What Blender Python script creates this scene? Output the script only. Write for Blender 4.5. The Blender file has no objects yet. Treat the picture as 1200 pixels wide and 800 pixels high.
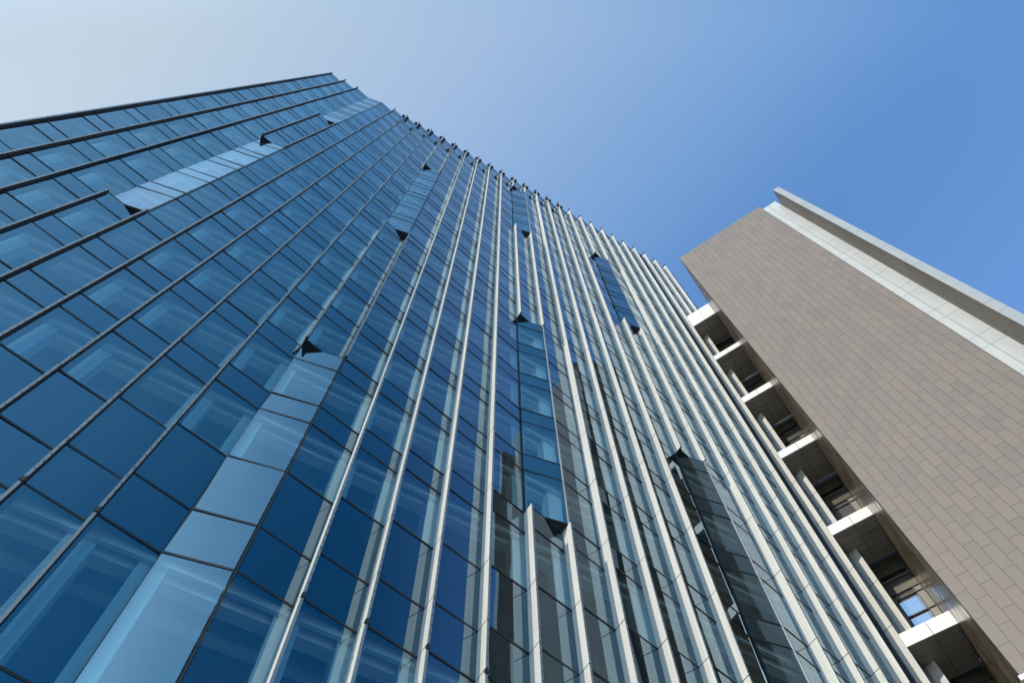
import bpy, bmesh, math, random
from mathutils import Vector, Matrix
random.seed(7)
SC = bpy.context.scene
COL = SC.collection
S = 1.6            # metres per facade bay
EYE = 1.6          # camera height above the ground
PH = 0.5384        # direction of the glass facade in plan

# ------------------------------------------------------------------ camera
FPX, PITCH, ROLL = 823.88, 1.1725, -0.0198
cd = bpy.data.cameras.new('camera'); cam = bpy.data.objects.new('camera', cd); COL.objects.link(cam)
cd.sensor_width = 36.0; cd.sensor_fit = 'HORIZONTAL'; cd.lens = 36.0*FPX/1200.0
cd.clip_start = 0.1; cd.clip_end = 6000
F = Vector((0, math.cos(PITCH), math.sin(PITCH))); R0 = Vector((1, 0, 0)); U0 = Vector((0, -math.sin(PITCH), math.cos(PITCH)))
R1 = R0*math.cos(ROLL)+U0*math.sin(ROLL); U1 = -R0*math.sin(ROLL)+U0*math.cos(ROLL)
m = Matrix((R1, U1, -F)).transposed().to_4x4(); m.translation = (0, 0, EYE)
cam.matrix_world = m
SC.camera = cam

# ------------------------------------------------------------------ light
SUN_EL = math.radians(28.0)
SUN_DIR2 = Vector((-0.7456, -0.6665)).normalized()          # horizontal direction towards the sun
SUN_STRENGTH = 2.05
w = bpy.data.worlds.new('World'); SC.world = w; w.use_nodes = True
nt = w.node_tree; bg = nt.nodes['Background']
sky = nt.nodes.new('ShaderNodeTexSky'); sky.sky_type = 'NISHITA'; sky.sun_disc = False
sky.sun_elevation = SUN_EL
sky.sun_rotation = math.atan2(SUN_DIR2.x, SUN_DIR2.y)
sky.air_density = 1.0; sky.dust_density = 1.0; sky.ozone_density = 4.0; sky.altitude = 0
# the sky is deepest about 90 degrees from the sun, pales towards it; behind the camera a bluer grade is added to colour the glass reflections
tc = nt.nodes.new('ShaderNodeTexCoord')
dt = nt.nodes.new('ShaderNodeVectorMath'); dt.operation = 'DOT_PRODUCT'
dt.inputs[1].default_value = (SUN_DIR2.x*math.cos(SUN_EL), SUN_DIR2.y*math.cos(SUN_EL), math.sin(SUN_EL))
nt.links.new(tc.outputs['Generated'], dt.inputs[0])
mr = nt.nodes.new('ShaderNodeMapRange'); mr.inputs[1].default_value = -1; mr.inputs[2].default_value = 1
nt.links.new(dt.outputs['Value'], mr.inputs[0])
cr = nt.nodes.new('ShaderNodeValToRGB'); nt.links.new(mr.outputs[0], cr.inputs[0])
GAIN = [(180, 1.3, 1.9, 2.4), (125, 1.8, 2.4, 2.9), (100, 3.0, 3.35, 3.6), (87, 2.2, 3.0, 3.4), (79, 3.9, 4.2, 3.95), (70, 5.3, 4.8, 3.95), (61, 6.5, 5.2, 3.8), (49, 6.3, 4.7, 3.0), (39, 5.5, 4.0, 2.35), (28, .9, 1.6, 2.2), (5, .4, .8, 1.4)]
cr.color_ramp.interpolation = 'B_SPLINE'
el = cr.color_ramp.elements
while len(el) < len(GAIN): el.new(.5)
for e, (an, r_, g_, b_) in zip(el, GAIN):
    e.position = (math.cos(math.radians(an))+1)/2
    e.color = (r_/7, g_/7, b_/7, 1)
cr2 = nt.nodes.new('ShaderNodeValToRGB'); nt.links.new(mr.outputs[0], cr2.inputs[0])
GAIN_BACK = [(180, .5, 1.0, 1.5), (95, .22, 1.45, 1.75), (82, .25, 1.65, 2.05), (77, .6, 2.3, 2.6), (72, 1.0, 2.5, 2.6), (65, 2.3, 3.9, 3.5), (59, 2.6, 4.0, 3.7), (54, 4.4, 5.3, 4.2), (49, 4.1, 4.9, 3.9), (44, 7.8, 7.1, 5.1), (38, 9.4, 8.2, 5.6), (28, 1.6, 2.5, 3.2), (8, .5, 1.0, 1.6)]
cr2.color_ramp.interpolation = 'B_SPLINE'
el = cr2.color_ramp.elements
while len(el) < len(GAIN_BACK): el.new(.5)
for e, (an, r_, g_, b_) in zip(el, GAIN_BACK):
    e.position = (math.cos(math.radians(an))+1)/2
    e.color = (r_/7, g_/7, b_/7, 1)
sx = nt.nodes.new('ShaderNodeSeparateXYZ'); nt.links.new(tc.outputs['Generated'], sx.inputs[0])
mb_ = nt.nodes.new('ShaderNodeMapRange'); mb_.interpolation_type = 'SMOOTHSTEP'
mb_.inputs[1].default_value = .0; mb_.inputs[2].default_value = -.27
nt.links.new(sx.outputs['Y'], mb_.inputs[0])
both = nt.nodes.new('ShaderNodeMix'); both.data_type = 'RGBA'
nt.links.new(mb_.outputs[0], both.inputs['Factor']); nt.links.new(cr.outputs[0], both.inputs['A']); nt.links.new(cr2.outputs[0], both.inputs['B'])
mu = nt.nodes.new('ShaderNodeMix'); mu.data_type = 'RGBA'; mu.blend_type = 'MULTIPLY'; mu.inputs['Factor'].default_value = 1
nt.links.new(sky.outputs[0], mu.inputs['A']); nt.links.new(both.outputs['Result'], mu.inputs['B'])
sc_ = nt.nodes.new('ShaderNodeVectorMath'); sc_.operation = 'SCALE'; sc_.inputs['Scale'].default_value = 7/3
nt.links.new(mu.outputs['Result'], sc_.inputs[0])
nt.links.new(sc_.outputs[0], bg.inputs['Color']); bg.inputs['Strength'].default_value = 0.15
sl = bpy.data.lights.new('sun', 'SUN'); so = bpy.data.objects.new('sun', sl); COL.objects.link(so)
sl.energy = SUN_STRENGTH; sl.angle = math.radians(0.53); sl.color = (1.0, 0.87, 0.68)
sd = Vector((SUN_DIR2.x*math.cos(SUN_EL), SUN_DIR2.y*math.cos(SUN_EL), math.sin(SUN_EL)))
so.rotation_euler = sd.to_track_quat('Z', 'Y').to_euler(); so.location = sd*200
vs = SC.view_settings; vs.view_transform = 'Standard'; vs.look = 'None'; vs.exposure = 1.0; vs.gamma = 1.0; vs.use_curve_mapping = False
SC.cycles.max_bounces = 10; SC.cycles.transparent_max_bounces = 12; SC.cycles.glossy_bounces = 5; SC.cycles.diffuse_bounces = 4
SC.cycles.sample_clamp_indirect = 6.0

# ------------------------------------------------------------------ materials
def mat(name):
    M = bpy.data.materials.new(name); M.use_nodes = True
    n = M.node_tree; p = n.nodes['Principled BSDF']
    return M, n, p
def N(n, t, **kw):
    x = n.nodes.new(t)
    for k, v in kw.items(): setattr(x, k, v)
    return x
def L(n, a, b): n.links.new(a, b)
def math_node(n, op, a, b=None, c=None):
    x = N(n, 'ShaderNodeMath', operation=op)
    for i, v in enumerate((a, b, c)):
        if v is None: continue
        if isinstance(v, (int, float)): x.inputs[i].default_value = v
        else: L(n, v, x.inputs[i])
    return x.outputs[0]
def mixcol(n, fac, a, b, blend='MIX'):
    x = N(n, 'ShaderNodeMix', data_type='RGBA', blend_type=blend)
    for s, v in ((x.inputs['Factor'], fac), (x.inputs['A'], a), (x.inputs['B'], b)):
        if isinstance(v, (int, float)): s.default_value = v
        elif isinstance(v, tuple): s.default_value = (*v, 1)
        else: L(n, v, s)
    return x.outputs['Result']
def noise(n, vec, scale, detail=4, rough=.55):
    x = N(n, 'ShaderNodeTexNoise'); x.inputs['Scale'].default_value = scale; x.inputs['Detail'].default_value = detail; x.inputs['Roughness'].default_value = rough
    if vec is not None: L(n, vec, x.inputs['Vector'])
    return x.outputs['Fac']
def objco(n):
    return N(n, 'ShaderNodeTexCoord').outputs['Object']
def mapping(n, vec, scale):
    x = N(n, 'ShaderNodeMapping'); x.inputs['Scale'].default_value = scale; L(n, vec, x.inputs['Vector']); return x.outputs[0]
def ramp(n, fac, lo, hi):
    x = N(n, 'ShaderNodeMapRange'); x.inputs[1].default_value = lo; x.inputs[2].default_value = hi; L(n, fac, x.inputs[0]); return x.outputs[0]

def simple(name, col, rough=.5, metal=0., var=.12, scale=(1, 1, .25), nscale=1.2, spec=.5):
    M, n, p = mat(name)
    f = noise(n, mapping(n, objco(n), scale), nscale, 5, .6)
    lo = tuple(c*(1-var) for c in col); hi = tuple(min(1, c*(1+var)) for c in col)
    L(n, mixcol(n, ramp(n, f, .3, .7), lo, hi), p.inputs['Base Color'])
    p.inputs['Roughness'].default_value = rough; p.inputs['Metallic'].default_value = metal
    p.inputs['Specular IOR Level'].default_value = spec
    return M

def glass_mat(name, base_refl, fgain, tint, graze, trans=None, back=None, wob=.014):
    """coated facade glass: blue tinted mirror coat over a tinted clear pane (or over a dark opaque backing)"""
    M, n, p = mat(name)
    n.nodes.remove(p)
    out = n.nodes['Material Output']
    geo = N(n, 'ShaderNodeNewGeometry')
    oc = objco(n)
    nz = noise(n, mapping(n, oc, (1, 1, .35)), .55, 1, .4)
    bump = N(n, 'ShaderNodeBump'); bump.inputs['Strength'].default_value = 1.0; bump.inputs['Distance'].default_value = wob
    L(n, nz, bump.inputs['Height'])
    fr = N(n, 'ShaderNodeFresnel'); fr.inputs['IOR'].default_value = 1.5
    fac = math_node(n, 'ADD', math_node(n, 'MULTIPLY', fr.outputs[0], fgain), base_refl)
    rp = geo.outputs['Random Per Island']
    fac = math_node(n, 'MULTIPLY', fac, math_node(n, 'ADD', math_node(n, 'MULTIPLY', rp, .22), .89))
    fac = math_node(n, 'MINIMUM', fac, 1.0)
    lw = N(n, 'ShaderNodeLayerWeight'); lw.inputs['Blend'].default_value = .5
    t = math_node(n, 'POWER', ramp(n, lw.outputs['Facing'], .30, .90), 2.0)
    gc = mixcol(n, t, tint, graze)
    gl = N(n, 'ShaderNodeBsdfGlossy'); gl.inputs['Roughness'].default_value = .012
    L(n, gc, gl.inputs['Color']); L(n, bump.outputs[0], gl.inputs['Normal'])
    if trans:
        un = N(n, 'ShaderNodeBsdfTransparent'); un.inputs[0].default_value = (*trans, 1)
    else:
        un = N(n, 'ShaderNodeBsdfDiffuse'); un.inputs[0].default_value = (*back, 1)
    mx = N(n, 'ShaderNodeMixShader'); L(n, fac, mx.inputs[0]); L(n, un.outputs[0], mx.inputs[1]); L(n, gl.outputs[0], mx.inputs[2])
    L(n, mx.outputs[0], out.inputs['Surface'])
    return M

MAT = {}
TR = (.80, .94, .97)
MAT['glass'] = glass_mat('blue_vision_glass', .19, .95, (.52, .80, 1.0), (.68, .80, .92), trans=TR)
MAT['spandrel'] = glass_mat('blue_spandrel_glass', .19, .95, (.52, .80, 1.0), (.68, .80, .92), back=(.006, .012, .020))
MAT['frame'] = simple('black_frame', (.012, .012, .014), .45)
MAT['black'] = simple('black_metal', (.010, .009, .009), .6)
MAT['navy'] = simple('navy_joint_seal', (.016, .028, .05), .5)
MAT['alu'] = simple('grey_aluminium', (.30, .31, .33), .4, .3)
MAT['slab'] = simple('interior_concrete', (.66, .66, .65), .8)
MAT['ceiling'] = simple('ceiling_panel', (.42, .43, .43), .8)
MAT['beam'] = simple('white_ceiling_beam', (.9, .9, .9), .7)
MAT['column'] = simple('white_interior_column', (.9, .9, .9), .7)
MAT['dark_room'] = simple('dark_room_wall', (.28, .29, .30), .9)

def fin_mat():
    M, n, p = mat('cream_fin_panel')
    oc = objco(n); sp = N(n, 'ShaderNodeSeparateXYZ'); L(n, oc, sp.inputs[0])
    f = noise(n, mapping(n, oc, (3, 3, .12)), 1.4, 5, .6)
    c = mixcol(n, ramp(n, f, .3, .7), (.42, .42, .405), (.53, .53, .515))
    g = noise(n, mapping(n, oc, (6, 6, .8)), 3, 3)
    c = mixcol(n, math_node(n, 'MULTIPLY', ramp(n, g, .55, .8), .4), c, (.33, .32, .30))
    L(n, c, p.inputs['Base Color']); p.inputs['Roughness'].default_value = .5
    return M
MAT['fin'] = fin_mat()
def fin_front_mat():
    M, n, p = mat('perforated_fin_edge')
    oc = objco(n); sp = N(n, 'ShaderNodeSeparateXYZ'); L(n, oc, sp.inputs[0])
    # screw holes: a row of dots every 0.3 m along the edge
    fz = math_node(n, 'ABSOLUTE', math_node(n, 'SUBTRACT', math_node(n, 'FRACT', math_node(n, 'DIVIDE', sp.outputs['Z'], .296)), .5))
    fz = math_node(n, 'MULTIPLY', fz, .296)
    fx = math_node(n, 'FRACT', math_node(n, 'ADD', math_node(n, 'DIVIDE', sp.outputs['X'], S), .0225))
    fx = math_node(n, 'MULTIPLY', math_node(n, 'ABSOLUTE', math_node(n, 'SUBTRACT', fx, .003)), S)
    d = math_node(n, 'SQRT', math_node(n, 'ADD', math_node(n, 'MULTIPLY', fz, fz), math_node(n, 'MULTIPLY', fx, fx)))
    hole = math_node(n, 'LESS_THAN', d, .028)
    hole = math_node(n, 'MULTIPLY', hole, math_node(n, 'GREATER_THAN', sp.outputs['Z'], 7.95*S+EYE))
    f = noise(n, mapping(n, oc, (3, 3, .3)), 1.5, 4)
    c = mixcol(n, ramp(n, f, .3, .7), (.155, .165, .18), (.21, .22, .235))
    L(n, mixcol(n, hole, c, (.01, .01, .012)), p.inputs['Base Color']); p.inputs['Roughness'].default_value = .45; p.inputs['Metallic'].default_value = .2
    return M
MAT['fin_front'] = fin_front_mat()

def stone_mat(name, col, tw, th, axis='X', rough=.55, joint=.012, var=.16, streak=0.0, bump=.5):
    """upright stone tiles in columns, every other column shifted half a tile"""
    M, n, p = mat(name)
    oc = objco(n); sp = N(n, 'ShaderNodeSeparateXYZ'); L(n, oc, sp.inputs[0])
    a = math_node(n, 'DIVIDE', sp.outputs[axis], tw)
    ci = math_node(n, 'FLOOR', a); cf = math_node(n, 'FRACT', a)
    sh = math_node(n, 'MULTIPLY', math_node(n, 'MODULO', math_node(n, 'ABSOLUTE', ci), 2.0), .5)
    w1 = N(n, 'ShaderNodeTexWhiteNoise', noise_dimensions='1D'); L(n, ci, w1.inputs['W'])
    sh = math_node(n, 'ADD', sh, math_node(n, 'MULTIPLY', w1.outputs['Value'], .14))
    bz = math_node(n, 'ADD', math_node(n, 'DIVIDE', sp.outputs['Z'], th), sh)
    ri = math_node(n, 'FLOOR', bz); rf = math_node(n, 'FRACT', bz)
    cmb = N(n, 'ShaderNodeCombineXYZ'); L(n, ci, cmb.inputs[0]); L(n, ri, cmb.inputs[1])
    wn = N(n, 'ShaderNodeTexWhiteNoise', noise_dimensions='2D'); L(n, cmb.outputs[0], wn.inputs['Vector'])
    lo = tuple(c*(1-var) for c in col); hi = tuple(c*(1+var) for c in col)
    c = mixcol(n, wn.outputs['Value'], lo, hi)
    warm = tuple((col[0]*1.10, col[1]*1.0, col[2]*.88))
    c = mixcol(n, math_node(n, 'MULTIPLY', math_node(n, 'GREATER_THAN', wn.outputs['Color'], .86), .35), c, warm)
    g = noise(n, oc, 3.0, 6, .65)
    c = mixcol(n, math_node(n, 'MULTIPLY', ramp(n, g, .35, .75), .22), c, tuple(x*.72 for x in col))
    big = noise(n, mapping(n, oc, (1, 1, .3)), .12, 3)
    c = mixcol(n, math_node(n, 'MULTIPLY', ramp(n, big, .4, .7), .18), c, tuple(x*1.18 for x in col))
    fl = noise(n, oc, 5.5, 2, .5)
    c = mixcol(n, math_node(n, 'MULTIPLY', ramp(n, fl, .80, .82), .5), c, tuple(min(1, x*2.4) for x in col))
    if streak:
        st = noise(n, mapping(n, oc, (6, 6, .10)), 2.0, 5, .7)
        c = mixcol(n, math_node(n, 'MULTIPLY', ramp(n, st, .42, .7), streak), c, tuple(x*.5 for x in col))
    ea = math_node(n, 'MULTIPLY', math_node(n, 'SUBTRACT', .5, math_node(n, 'ABSOLUTE', math_node(n, 'SUBTRACT', cf, .5))), tw)
    eb = math_node(n, 'MULTIPLY', math_node(n, 'SUBTRACT', .5, math_node(n, 'ABSOLUTE', math_node(n, 'SUBTRACT', rf, .5))), th)
    j = math_node(n, 'LESS_THAN', math_node(n, 'MINIMUM', ea, eb), joint)
    c = mixcol(n, math_node(n, 'MULTIPLY', j, .75), c, tuple(x*.35 for x in col))
    L(n, c, p.inputs['Base Color']); p.inputs['Roughness'].default_value = rough
    L(n, math_node(n, 'ADD', math_node(n, 'MULTIPLY', wn.outputs['Value'], .15), rough-.08), p.inputs['Roughness'])
    # each slab sits a hair out of plane
    nrm = N(n, 'ShaderNodeBump'); nrm.inputs['Strength'].default_value = bump; nrm.inputs['Distance'].default_value = .01
    L(n, math_node(n, 'SUBTRACT', math_node(n, 'MULTIPLY', g, .3), math_node(n, 'MULTIPLY', j, 1.0)), nrm.inputs['Height'])
    L(n, nrm.outputs[0], p.inputs['Normal'])
    return M
MAT['stone'] = stone_mat('brown_stone_tile', (.148, .118, .098), .29*S, .75*S, var=.10, joint=.015)
MAT['stone_side'] = stone_mat('polished_brown_stone', (.19, .143, .10), .9, 1.2, axis='Y', rough=.27, streak=.4, bump=.0)
MAT['fin_side'] = stone_mat('streaked_brown_stone', (.145, .125, .10), 4.0, 2.4, axis='Y', rough=.5, streak=.5, joint=.02)

def strip_mat(name, col, marks, xj=None, off=0.0):
    """light panels: horizontal joints in a floor rhythm, one upright joint"""
    M, n, p = mat(name)
    oc = objco(n); sp = N(n, 'ShaderNodeSeparateXYZ'); L(n, oc, sp.inputs[0])
    z = math_node(n, 'MODULO', math_node(n, 'SUBTRACT', sp.outputs['Z'], off), 2.4*S)
    j = None
    for q in marks:
        k = math_node(n, 'LESS_THAN', math_node(n, 'ABSOLUTE', math_node(n, 'SUBTRACT', z, q*S)), .02)
        j = k if j is None else math_node(n, 'MAXIMUM', j, k)
    if xj is not None:
        j = math_node(n, 'MAXIMUM', j, math_node(n, 'LESS_THAN', math_node(n, 'ABSOLUTE', math_node(n, 'SUBTRACT', sp.outputs['X'], xj)), .02))
    f = noise(n, mapping(n, oc, (2, 2, .3)), 1.2, 5, .6)
    c = mixcol(n, ramp(n, f, .3, .72), tuple(x*.9 for x in col), tuple(min(1, x*1.05) for x in col))
    L(n, mixcol(n, math_node(n, 'MULTIPLY', j, .8), c, tuple(x*.3 for x in col)), p.inputs['Base Color'])
    p.inputs['Roughness'].default_value = .4
    return M
MAT['white_strip'] = strip_mat('white_strip_panel', (.40, .42, .43), (.35, 1.05), 5.65*S, EYE+.30*S)
MAT['grey_fin'] = strip_mat('grey_stone_panel', (.27, .285, .29), (.5, 1.2), None, EYE)
MAT['fascia'] = simple('white_fascia_panel', (.66, .67, .69), .4, 0, .05)
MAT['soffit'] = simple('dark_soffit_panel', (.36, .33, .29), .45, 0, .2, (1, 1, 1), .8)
MAT['link_glass'] = glass_mat('link_glass', .50, .8, (.95, .93, .90), (.95, .95, .95), back=(.16, .17, .18), wob=.004)
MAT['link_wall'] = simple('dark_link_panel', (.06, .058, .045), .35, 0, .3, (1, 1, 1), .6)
MAT['link_pale'] = simple('pale_link_panel', (.17, .175, .155), .5, 0, .2)
MAT['roof'] = simple('roof_gravel', (.25, .25, .24), .9)

# ------------------------------------------------------------------ helpers
def put(o, parent=None):
    COL.objects.link(o)
    if parent: o.parent = parent
    return o
def thing(name, label, cat, loc, rz=0, group=None):
    o = put(bpy.data.objects.new(name, None)); o.location = loc; o.rotation_euler = (0, 0, rz)
    o['label'] = label; o['category'] = cat
    if group: o['group'] = group
    return o
class MB:
    """collects faces; build() links them as one mesh object (coordinates in bays, scaled to metres)"""
    def __init__(s): s.v = []; s.f = []; s.m = []
    def quad(s, pts, mi=0):
        b = len(s.v); s.v += [tuple(p) for p in pts]; s.f.append(tuple(range(b, b+len(pts)))); s.m.append(mi)
    def hexa(s, p, mi=0, mids=None):
        """p: four bottom points (counter-clockwise from above) then four top; mids: per-face materials (bottom, top, 4 sides)"""
        b = len(s.v); s.v += [tuple(q) for q in p]
        fs = [(3, 2, 1, 0), (4, 5, 6, 7), (0, 1, 5, 4), (1, 2, 6, 5), (2, 3, 7, 6), (3, 0, 4, 7)]
        for k, f in enumerate(fs): s.f.append(tuple(b+i for i in f)); s.m.append(mids[k] if mids else mi)
    def box(s, x0, x1, y0, y1, z0, z1, mi=0, mids=None):
        s.hexa([(x0, y0, z0), (x1, y0, z0), (x1, y1, z0), (x0, y1, z0), (x0, y0, z1), (x1, y0, z1), (x1, y1, z1), (x0, y1, z1)], mi, mids)
    def prism(s, poly, z0, z1, mi=0):
        n = len(poly); b = len(s.v)
        s.v += [(x, y, z0) for x, y in poly]+[(x, y, z1) for x, y in poly]
        s.f.append(tuple(b+i for i in reversed(range(n)))); s.m.append(mi)
        s.f.append(tuple(b+n+i for i in range(n))); s.m.append(mi)
        for i in range(n):
            j = (i+1) % n; s.f.append((b+i, b+j, b+n+j, b+n+i)); s.m.append(mi)
    def build(s, name, mats, parent=None, bevel=0, eye=True):
        me = bpy.data.meshes.new(name)
        dz = EYE if eye else 0
        me.from_pydata([(x*S, y*S, z*S+dz) for x, y, z in s.v], [], s.f)
        for k in (mats if isinstance(mats, (list, tuple)) else [mats]): me.materials.append(MAT[k])
        me.polygons.foreach_set('material_index', s.m); me.update()
        o = put(bpy.data.objects.new(name, me), parent)
        if bevel:
            md = o.modifiers.new('bevel', 'BEVEL'); md.width = bevel; md.segments = 2; md.limit_method = 'ANGLE'
        return o

GZ = -EYE/S         # ground height in bay units (camera height = 0)
HT = 54.24          # roof of the glass tower
# plan frames
ux = Vector((math.cos(PH), math.sin(PH))); nx = Vector((math.sin(PH), -math.cos(PH)))
O2 = Vector((-1.3232, 8.238))-13*ux
def plan(U, V): return O2+ux*U+nx*V

# ------------------------------------------------------------------ ground
def ground_mat():
    M, n, p = mat('plaza_paving')
    oc = objco(n)
    br = N(n, 'ShaderNodeTexBrick'); br.inputs['Scale'].default_value = 1.0
    br.inputs['Color1'].default_value = (.20, .205, .21, 1); br.inputs['Color2'].default_value = (.25, .255, .26, 1); br.inputs['Mortar'].default_value = (.14, .14, .13, 1)
    br.inputs['Mortar Size'].default_value = .008; br.inputs['Brick Width'].default_value = .9; br.inputs['Row Height'].default_value = .6
    L(n, oc, br.inputs['Vector'])
    f = noise(n, oc, .35, 6, .6)
    L(n, mixcol(n, math_node(n, 'MULTIPLY', ramp(n, f, .35, .7), .3), br.outputs['Color'], (.2, .19, .18)), p.inputs['Base Color'])
    p.inputs['Roughness'].default_value = .8
    return M
MAT['ground'] = ground_mat()
g = MB(); g.quad([(-1500, -1500, 0), (1500, -1500, 0), (1500, 1500, 0), (-1500, 1500, 0)])
go = g.build('ground', 'ground', None, eye=False); go['kind'] = 'structure'

# ------------------------------------------------------------------ glass tower
tower = thing('office_tower', 'tall blue glass office tower with sawtooth bays and long cream vertical fins', 'building', (*(O2*S), 0.0), PH)
NB = 30
VP, VR, VQ = -.105, -.32, -.285      # proud and recessed edge of every bay
FT = .045                  # fin thickness
zl = [(GZ, 3.0, 'w'), (3.0, 4.55, 's'), (4.55, 5.55, 's'), (5.55, 7.94, 'w'), (7.94, 8.94, 's'), (8.94, 10.44, 's')]
z = 10.44
for k in range(18):
    lo = 12.14+2.4*k; up = lo+.71
    zl += [(z, lo, 'w'), (lo, up, 's')]; z = up
zl.append((z, HT, 's'))
POP = {3: [(17.65, 29.65), (39.25, HT)], 9: [(3.0, 15.25), (27.25, 41.65)], 15: [(12.85, 24.85), (39.25, 51.25)], 21: [(7.94, 20.05), (32.05, 44.05)], 27: [(24.85, 36.85)]}
POP.pop(27)
def popped(b, zm): return any(a < zm < c for a, c in POP.get(b, []))
def fin_here(i, zm): return not (popped(i, zm) or popped(i-1, zm))

# project a tower point into the picture (only to rank parts by their size)
def pix(U, V, Z):
    p2 = plan(U, V); X = Vector((p2.x, p2.y, Z)); d = X.dot(F)
    if d <= 0: return None
    return (512+FPX*1024/1200*X.dot(R1)/d, 341-FPX*1024/1200*X.dot(U1)/d)
def area(pts):
    q = [pix(*p) for p in pts]
    if any(x is None for x in q): return 0
    q = [(min(max(x, 0), 1024), min(max(y, 0), 682)) for x, y in q]
    a = 0
    for i in range(len(q)):
        j = (i+1) % len(q); a += q[i][0]*q[j][1]-q[j][0]*q[i][1]
    return abs(a)/2

wins, spans, trans = [], [], []
for b in range(NB):
    for (z0, z1, t) in zl:
        if b >= 28 and z1 < 40: continue
        zm = (z0+z1)/2; p = popped(b, zm)
        va, vb = (VQ, VP) if p else (VP, VR)
        rec = (b, z0, z1, va, vb)
        a = area([(b, va, z0), (b+1, vb, z0), (b+1, vb, z1), (b, va, z1)])
        (wins if t == 'w' else spans).append((a, rec))
        if z0 > GZ+.1: trans.append((a, (b, z0, va, vb)))
def lean(rec):
    h = random.Random(int(rec[0]*1000+rec[1]*37))
    return [h.uniform(-.0045, .0045) for _ in range(3)]
def pane(mb, rec):
    b, z0, z1, va, vb = rec
    x0, x1 = b+.004, b+1-FT-.004
    if popped(b, (z0+z1)/2): x0, x1 = b-FT+.012, b+1-FT-.012
    e = .016
    y0 = -va; y1 = -vb
    th = .012; a, c, d = lean(rec)
    p = [y0-a-d, y1+a-d, y0-a+d, y1+a+d]
    mb.hexa([(x0, p[0], z0+e), (x1, p[1], z0+e), (x1, p[1]+th, z0+e), (x0, p[0]+th, z0+e), (x0, p[2], z1-e), (x1, p[3], z1-e), (x1, p[3]+th, z1-e), (x0, p[2]+th, z1-e)])
def pane1(mb, rec):
    b, z0, z1, va, vb = rec
    x0, x1 = b+.004, b+1-FT-.004
    if popped(b, (z0+z1)/2): x0, x1 = b-FT+.012, b+1-FT-.012
    e = .016
    a, c, d = lean(rec)
    mb.quad([(x0, -va-a-d, z0+e), (x1, -vb+a-d, z0+e), (x1, -vb+a+d, z1-e), (x0, -va-a+d, z1-e)])
def bar(mb, rec):
    b, z0, va, vb = rec
    p = popped(b, z0+.05)
    x0, x1 = b+.004, b+1-FT-.004
    if p: x0, x1 = b-FT+.012, b+1-FT-.012
    h = .019
    mb.hexa([(x0, -va-.012, z0-h), (x1, -vb-.012, z0-h), (x1, -vb+.06, z0-h), (x0, -va+.06, z0-h), (x0, -va-.012, z0+h), (x1, -vb-.012, z0+h), (x1, -vb+.06, z0+h), (x0, -va+.06, z0+h)])
def emit(lst, name, rest, fn, mats, lab):
    lst.sort(key=lambda r: -r[0])
    for a, r in lst[:100]:
        mb = MB(); fn(mb, r); mb.build(name, mats, tower)
    mb = MB()
    for a, r in lst[100:]: fn(mb, r)
    o = mb.build(rest, mats, tower); o['kind'] = 'stuff'
emit(wins, 'window', 'window_field', pane1, 'glass', '')
emit(spans, 'spandrel_panel', 'spandrel_field', pane, 'spandrel', '')
emit(trans, 'transom', 'transom_field', bar, 'frame', '')

# upright fins: cream left side, grey perforated edge, dark right side; split where a bay is turned outward
def fin_runs(i):
    zs = sorted({GZ, HT} | {q for b in (i, i-1) for ab in POP.get(b, []) for q in ab})
    runs = []
    for a, c in zip(zs, zs[1:]):
        if fin_here(i, (a+c)/2):
            if runs and abs(runs[-1][1]-a) < 1e-6: runs[-1] = (runs[-1][0], c)
            else: runs.append((a, c))
    return runs
tick = sorted([z0 for (z0, z1, t) in zl if t == 'w' and z0 > 3.1]+[8.94, 7.94])
for i in range(0, NB):
    for (a, c) in fin_runs(i):
        if i >= 29: a = max(a, 39.3)
        if c-a < .3: continue
        mb = MB(); back = .335
        top = c-.02 if c < HT else HT-.12
        x1 = i; x0 = i-FT
        # faces: bottom, top, front, right, back, left ; local y = -V
        cuts = [a+.004]+[q for q in tick if a+.2 < q < top-.2]+[top]
        for q0, q1 in zip(cuts, cuts[1:]):
            g0 = .019 if q0 > a+.01 else 0
            jx = random.uniform(-.0016, .0016); jy = random.uniform(0, .003)
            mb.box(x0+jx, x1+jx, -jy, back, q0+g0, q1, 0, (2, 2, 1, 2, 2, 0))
        # recessed dark core that shows as the joint lines
        mb.box(x0+.006, x1-.006, .008, back-.01, a+.02, top-.02, 2)
        # dark clamp where the perforated edge starts
        if a < 7.9 < c: mb.box(x0-.01, x1+.012, -.02, .02, 7.86, 7.93, 2)
        fo = mb.build('fin', ['fin', 'fin_front', 'black'], tower)
        if c >= HT-.01 and i > 0:
            if 5 < i < 20:
              for sx0, sx1 in ((-.27, -.09), (.04, .21)):
                br = MB(); br.box(i+sx0, i+sx1, -.07, .10, HT-1.25, HT-.98); br.build('bracket', 'black', fo, .01)
            kw = .12 if i > 15 else .09
            kb = MB(); kb.box(i-kw, i-.01, -.02, .06, HT-.10, HT+.08); kb.box(i-.075, i-.03, .0, .3, HT+.0, HT+.05); kb.build('davit', 'black', fo, .01)
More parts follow.
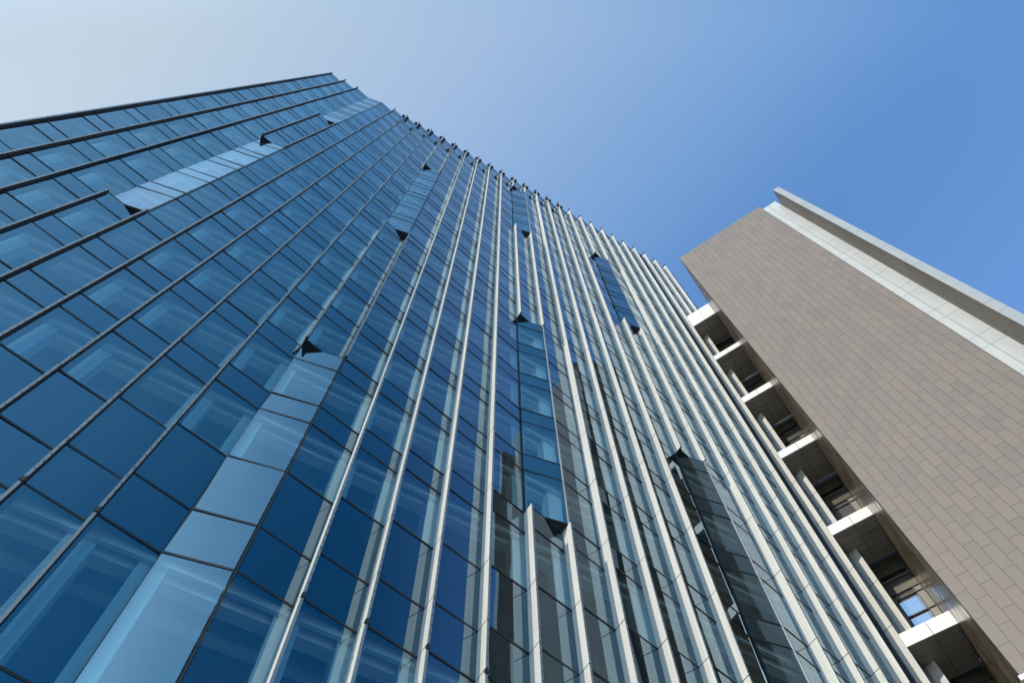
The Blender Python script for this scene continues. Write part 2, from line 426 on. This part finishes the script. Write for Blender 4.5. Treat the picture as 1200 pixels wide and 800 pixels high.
# slim mullions beside the turned bays, black triangular plates above and below them
for b, rr in POP.items():
    for (a, c) in rr:
        for x, v, mt in ((b-FT/2, VR, 'frame'), (b+1-FT/2, VP, 'alu' if b > 10 else 'frame')):
            mb = MB(); mb.box(x-.016, x+.016, -v-.035, -v+.10, a, min(c, HT)); mb.build('mullion', mt, tower)
        for zc in (a, c):
            if zc >= HT-.1 or zc < 3.1: continue
            mb = MB()
            xa, xb = b-.02, b+1-FT; xm = (xa+xb)/2; vm = (VP+VR)/2
            mb.prism([(xa, -VP-.01), (xm, -vm), (xa, -VR)][::-1] if False else [(xa, -VP-.012), (xm, -vm-.004), (xa, -VR+.0)], zc-.02, zc+.02)
            mb.prism([(xm, -vm-.004), (xb, -VP-.012), (xb, -VR)], zc-.02, zc+.02)
            mb.build('corner_plate', 'black', tower)
# parapet and roof, end walls, rear wall
mb = MB(); mb.box(0, NB, .36, .7, HT-.35, HT-.05); mb.build('parapet', 'frame', tower)
mb = MB(); mb.box(.02, NB-.02, .38, 11.9, HT-1.2, HT-.9); mb.build('roof', 'roof', tower)
mb = MB(); mb.box(-FT-.02, -FT+.0, .0, 12, GZ, HT-.02); mb.build('end_wall', 'spandrel', tower)
mb = MB(); mb.box(NB-FT-.02, NB-FT, .32, 12, 40, HT-.02); mb.build('end_wall', 'spandrel', tower)
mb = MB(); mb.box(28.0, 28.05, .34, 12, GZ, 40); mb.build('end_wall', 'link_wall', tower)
mb = MB(); mb.box(-FT, 28, 12, 12.1, GZ, HT-.02); mb.box(28, NB-FT, 12, 12.1, 40, HT-.02); mb.build('rear_wall', 'spandrel', tower)
mb = MB(); mb.box(-.01, 27.95, 4.6, 4.7, GZ, HT-1.2); mb.build('core_wall', 'dark_room', tower)
# dark movement joint next to the last two bays
mb = MB(); mb.box(26.53, 26.58, .14, .30, 3, HT-.6); mb.build('movement_joint', 'navy', tower)
# floors: slab, ceiling and two pale beams running parallel to the facade
for (z0, z1, t) in zl:
    if t != 's' or z1 >= HT-.01 or z0 in (4.55, 8.94): continue
    z1 = {3.0: 5.55, 7.94: 10.44}.get(z0, z1)
    mb = MB()
    XE = NB-.08 if z0 > 40 else 27.95
    mb.box(.0, XE, .36, 4.6, z0+.12, z1-.03, 0, (1, 0, 0, 0, 0, 0))
    mb.box(.0, XE, .40, .49, z0-.10, z0+.12, 2)
    mb.box(.0, XE, .62, .88, z0-.16, z0+.12, 2)
    mb.box(.0, XE, 1.5, 1.62, z0-.03, z0+.12, 2)
    mb.build('floor_slab', ['slab', 'ceiling', 'beam'], tower)
for i in (1, 2, 3, 5, 6, 8, 9, 11, 12, 13, 15, 16, 18):
    mb = MB(); mb.box(i-.24, i+.15, .50, .80, GZ, HT-1.3); mb.build('column', 'column', tower)

# ------------------------------------------------------------------ stone tower
AB = math.radians(65.0)
ROT_B = PH-AB
K = plan(24.466, 2.80)
stone = thing('stone_tower', 'slab tower clad in brown stone tiles with a white panel strip and grey edge fin', 'building', (*(K*S), 0.0), ROT_B)
HS = 40.0
mb = MB()
mb.hexa([(0, 0, 10.22), (5.25, 0, 10.22), (5.25, .25, 10.22), (.0, .25, 10.22), (0, 0, HS), (5.25, 0, HS), (5.25, .25, HS), (.0, .25, HS)])
mb.build('stone_wall', 'stone', stone)
mb = MB(); mb.box(.0, .30, .255, 12.0, GZ, HS); mb.build('side_wall', 'stone_side', stone)
mb = MB(); mb.box(5.255, 6.14, .26, .5, GZ, HS+.02); mb.build('white_panel_strip', 'white_strip', stone)
mb = MB(); mb.box(6.14, 6.46, -.75, 12.0, GZ, HS-1.0, 0, (0, 0, 0, 0, 0, 1)); mb.build('edge_fin', ['grey_fin', 'fin_side'], stone)
mb = MB(); mb.box(.3, 6.1, .5, 11.9, HS-.5, HS-.2); mb.build('roof', 'roof', stone)
mb = MB(); mb.box(.3, 6.14, 11.7, 12.0, GZ, HS-.2); mb.build('rear_wall', 'stone', stone)
mb = MB(); mb.box(-.04, 5.25, -.06, .25, 10.10, 10.20); mb.build('base_trim', 'fascia', stone)
mb = MB(); mb.box(.05, 5.25, .10, .2, GZ, 10.08); mb.build('base_window', 'link_glass', stone)

# ------------------------------------------------------------------ link building with white balconies
KL = plan(26.97, 0.0)
link = thing('link_building', 'recessed dark link block with six white fronted balconies between the glass and stone towers', 'building', (*(KL*S), 0.0), ROT_B)
SD = 1.87           # soffit depth
WL = 1.475           # length of a balcony front
for k in range(6):
    zb = 14.46+4.775*k; zt = zb+(.45 if k < 5 else 1.62)
    # front of two white panels with a gap
    mb = MB()
    mb.box(.0, .775, 0, .06, zb, zt); mb.box(.79, WL, 0, .06, zb, zt)
    mb.box(.01, WL-.01, .062, SD, zb+.05, zt-.01, 0, (1, 0, 1, 1, 1, 1))
    bal = mb.build('balcony', ['fascia', 'black'], link)
    mb = MB()
    ys = [.0+.062, .30, .62, .94, 1.26, 1.56, SD]
    for y0, y1 in zip(ys, ys[1:]):
        mb.box(.01, .775, y0+.008, y1-.008, zb+.012, zb+.045); mb.box(.79, WL-.01, y0+.008, y1-.008, zb+.012, zb+.045)
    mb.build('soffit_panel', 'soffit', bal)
YB = 2.0
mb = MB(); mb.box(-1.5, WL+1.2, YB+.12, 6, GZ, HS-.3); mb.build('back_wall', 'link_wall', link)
mb = MB(); mb.box(-.6, WL+.9, .1, SD, GZ, 4); 
for k in range(-2, 5):
    zt = 14.46+4.775*(k+1)-.02; z0 = 14.46+4.775*k+.45
    zz = max(z0, GZ)
    # from the top: louvre band, dark panel, pale ledge, spandrel, window with mullions
    mb = MB(); mb.box(.1, WL-.02, YB+.02, YB+.12, zt-.30, zt); mb.box(.3, 1.4, YB-.03, YB+.1, zt-.62, zt-.36); mb.build('louvre_band', 'link_wall', link)
    mb = MB(); mb.box(.5, WL, YB-.05, YB+.12, zt-.87, zt-.845); mb.build('ledge', 'link_pale', link)
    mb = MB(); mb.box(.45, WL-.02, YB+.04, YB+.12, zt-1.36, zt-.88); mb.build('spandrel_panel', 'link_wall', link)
    mb = MB(); mb.quad([(.58, YB+.06, zz), (1.22, YB+.06, zz), (1.22, YB+.06, zt-1.38), (.58, YB+.06, zt-1.38)]); wo = mb.build('window', 'link_glass', link)
    mb = MB()
    for q in (zt-1.38, zt-1.60, zt-2.33, zt-3.06):
        mb.box(.56, WL-.02, YB+.0, YB+.10, q-.018, q+.018)
    mb.box(1.215, 1.24, YB+.0, YB+.10, zz, zt-1.38); mb.build('window_frame', 'frame', wo)
    mb = MB(); mb.box(1.245, WL-.02, YB+.04, YB+.12, zz, zt-1.40); mb.build('wall_panel', 'link_pale', link)
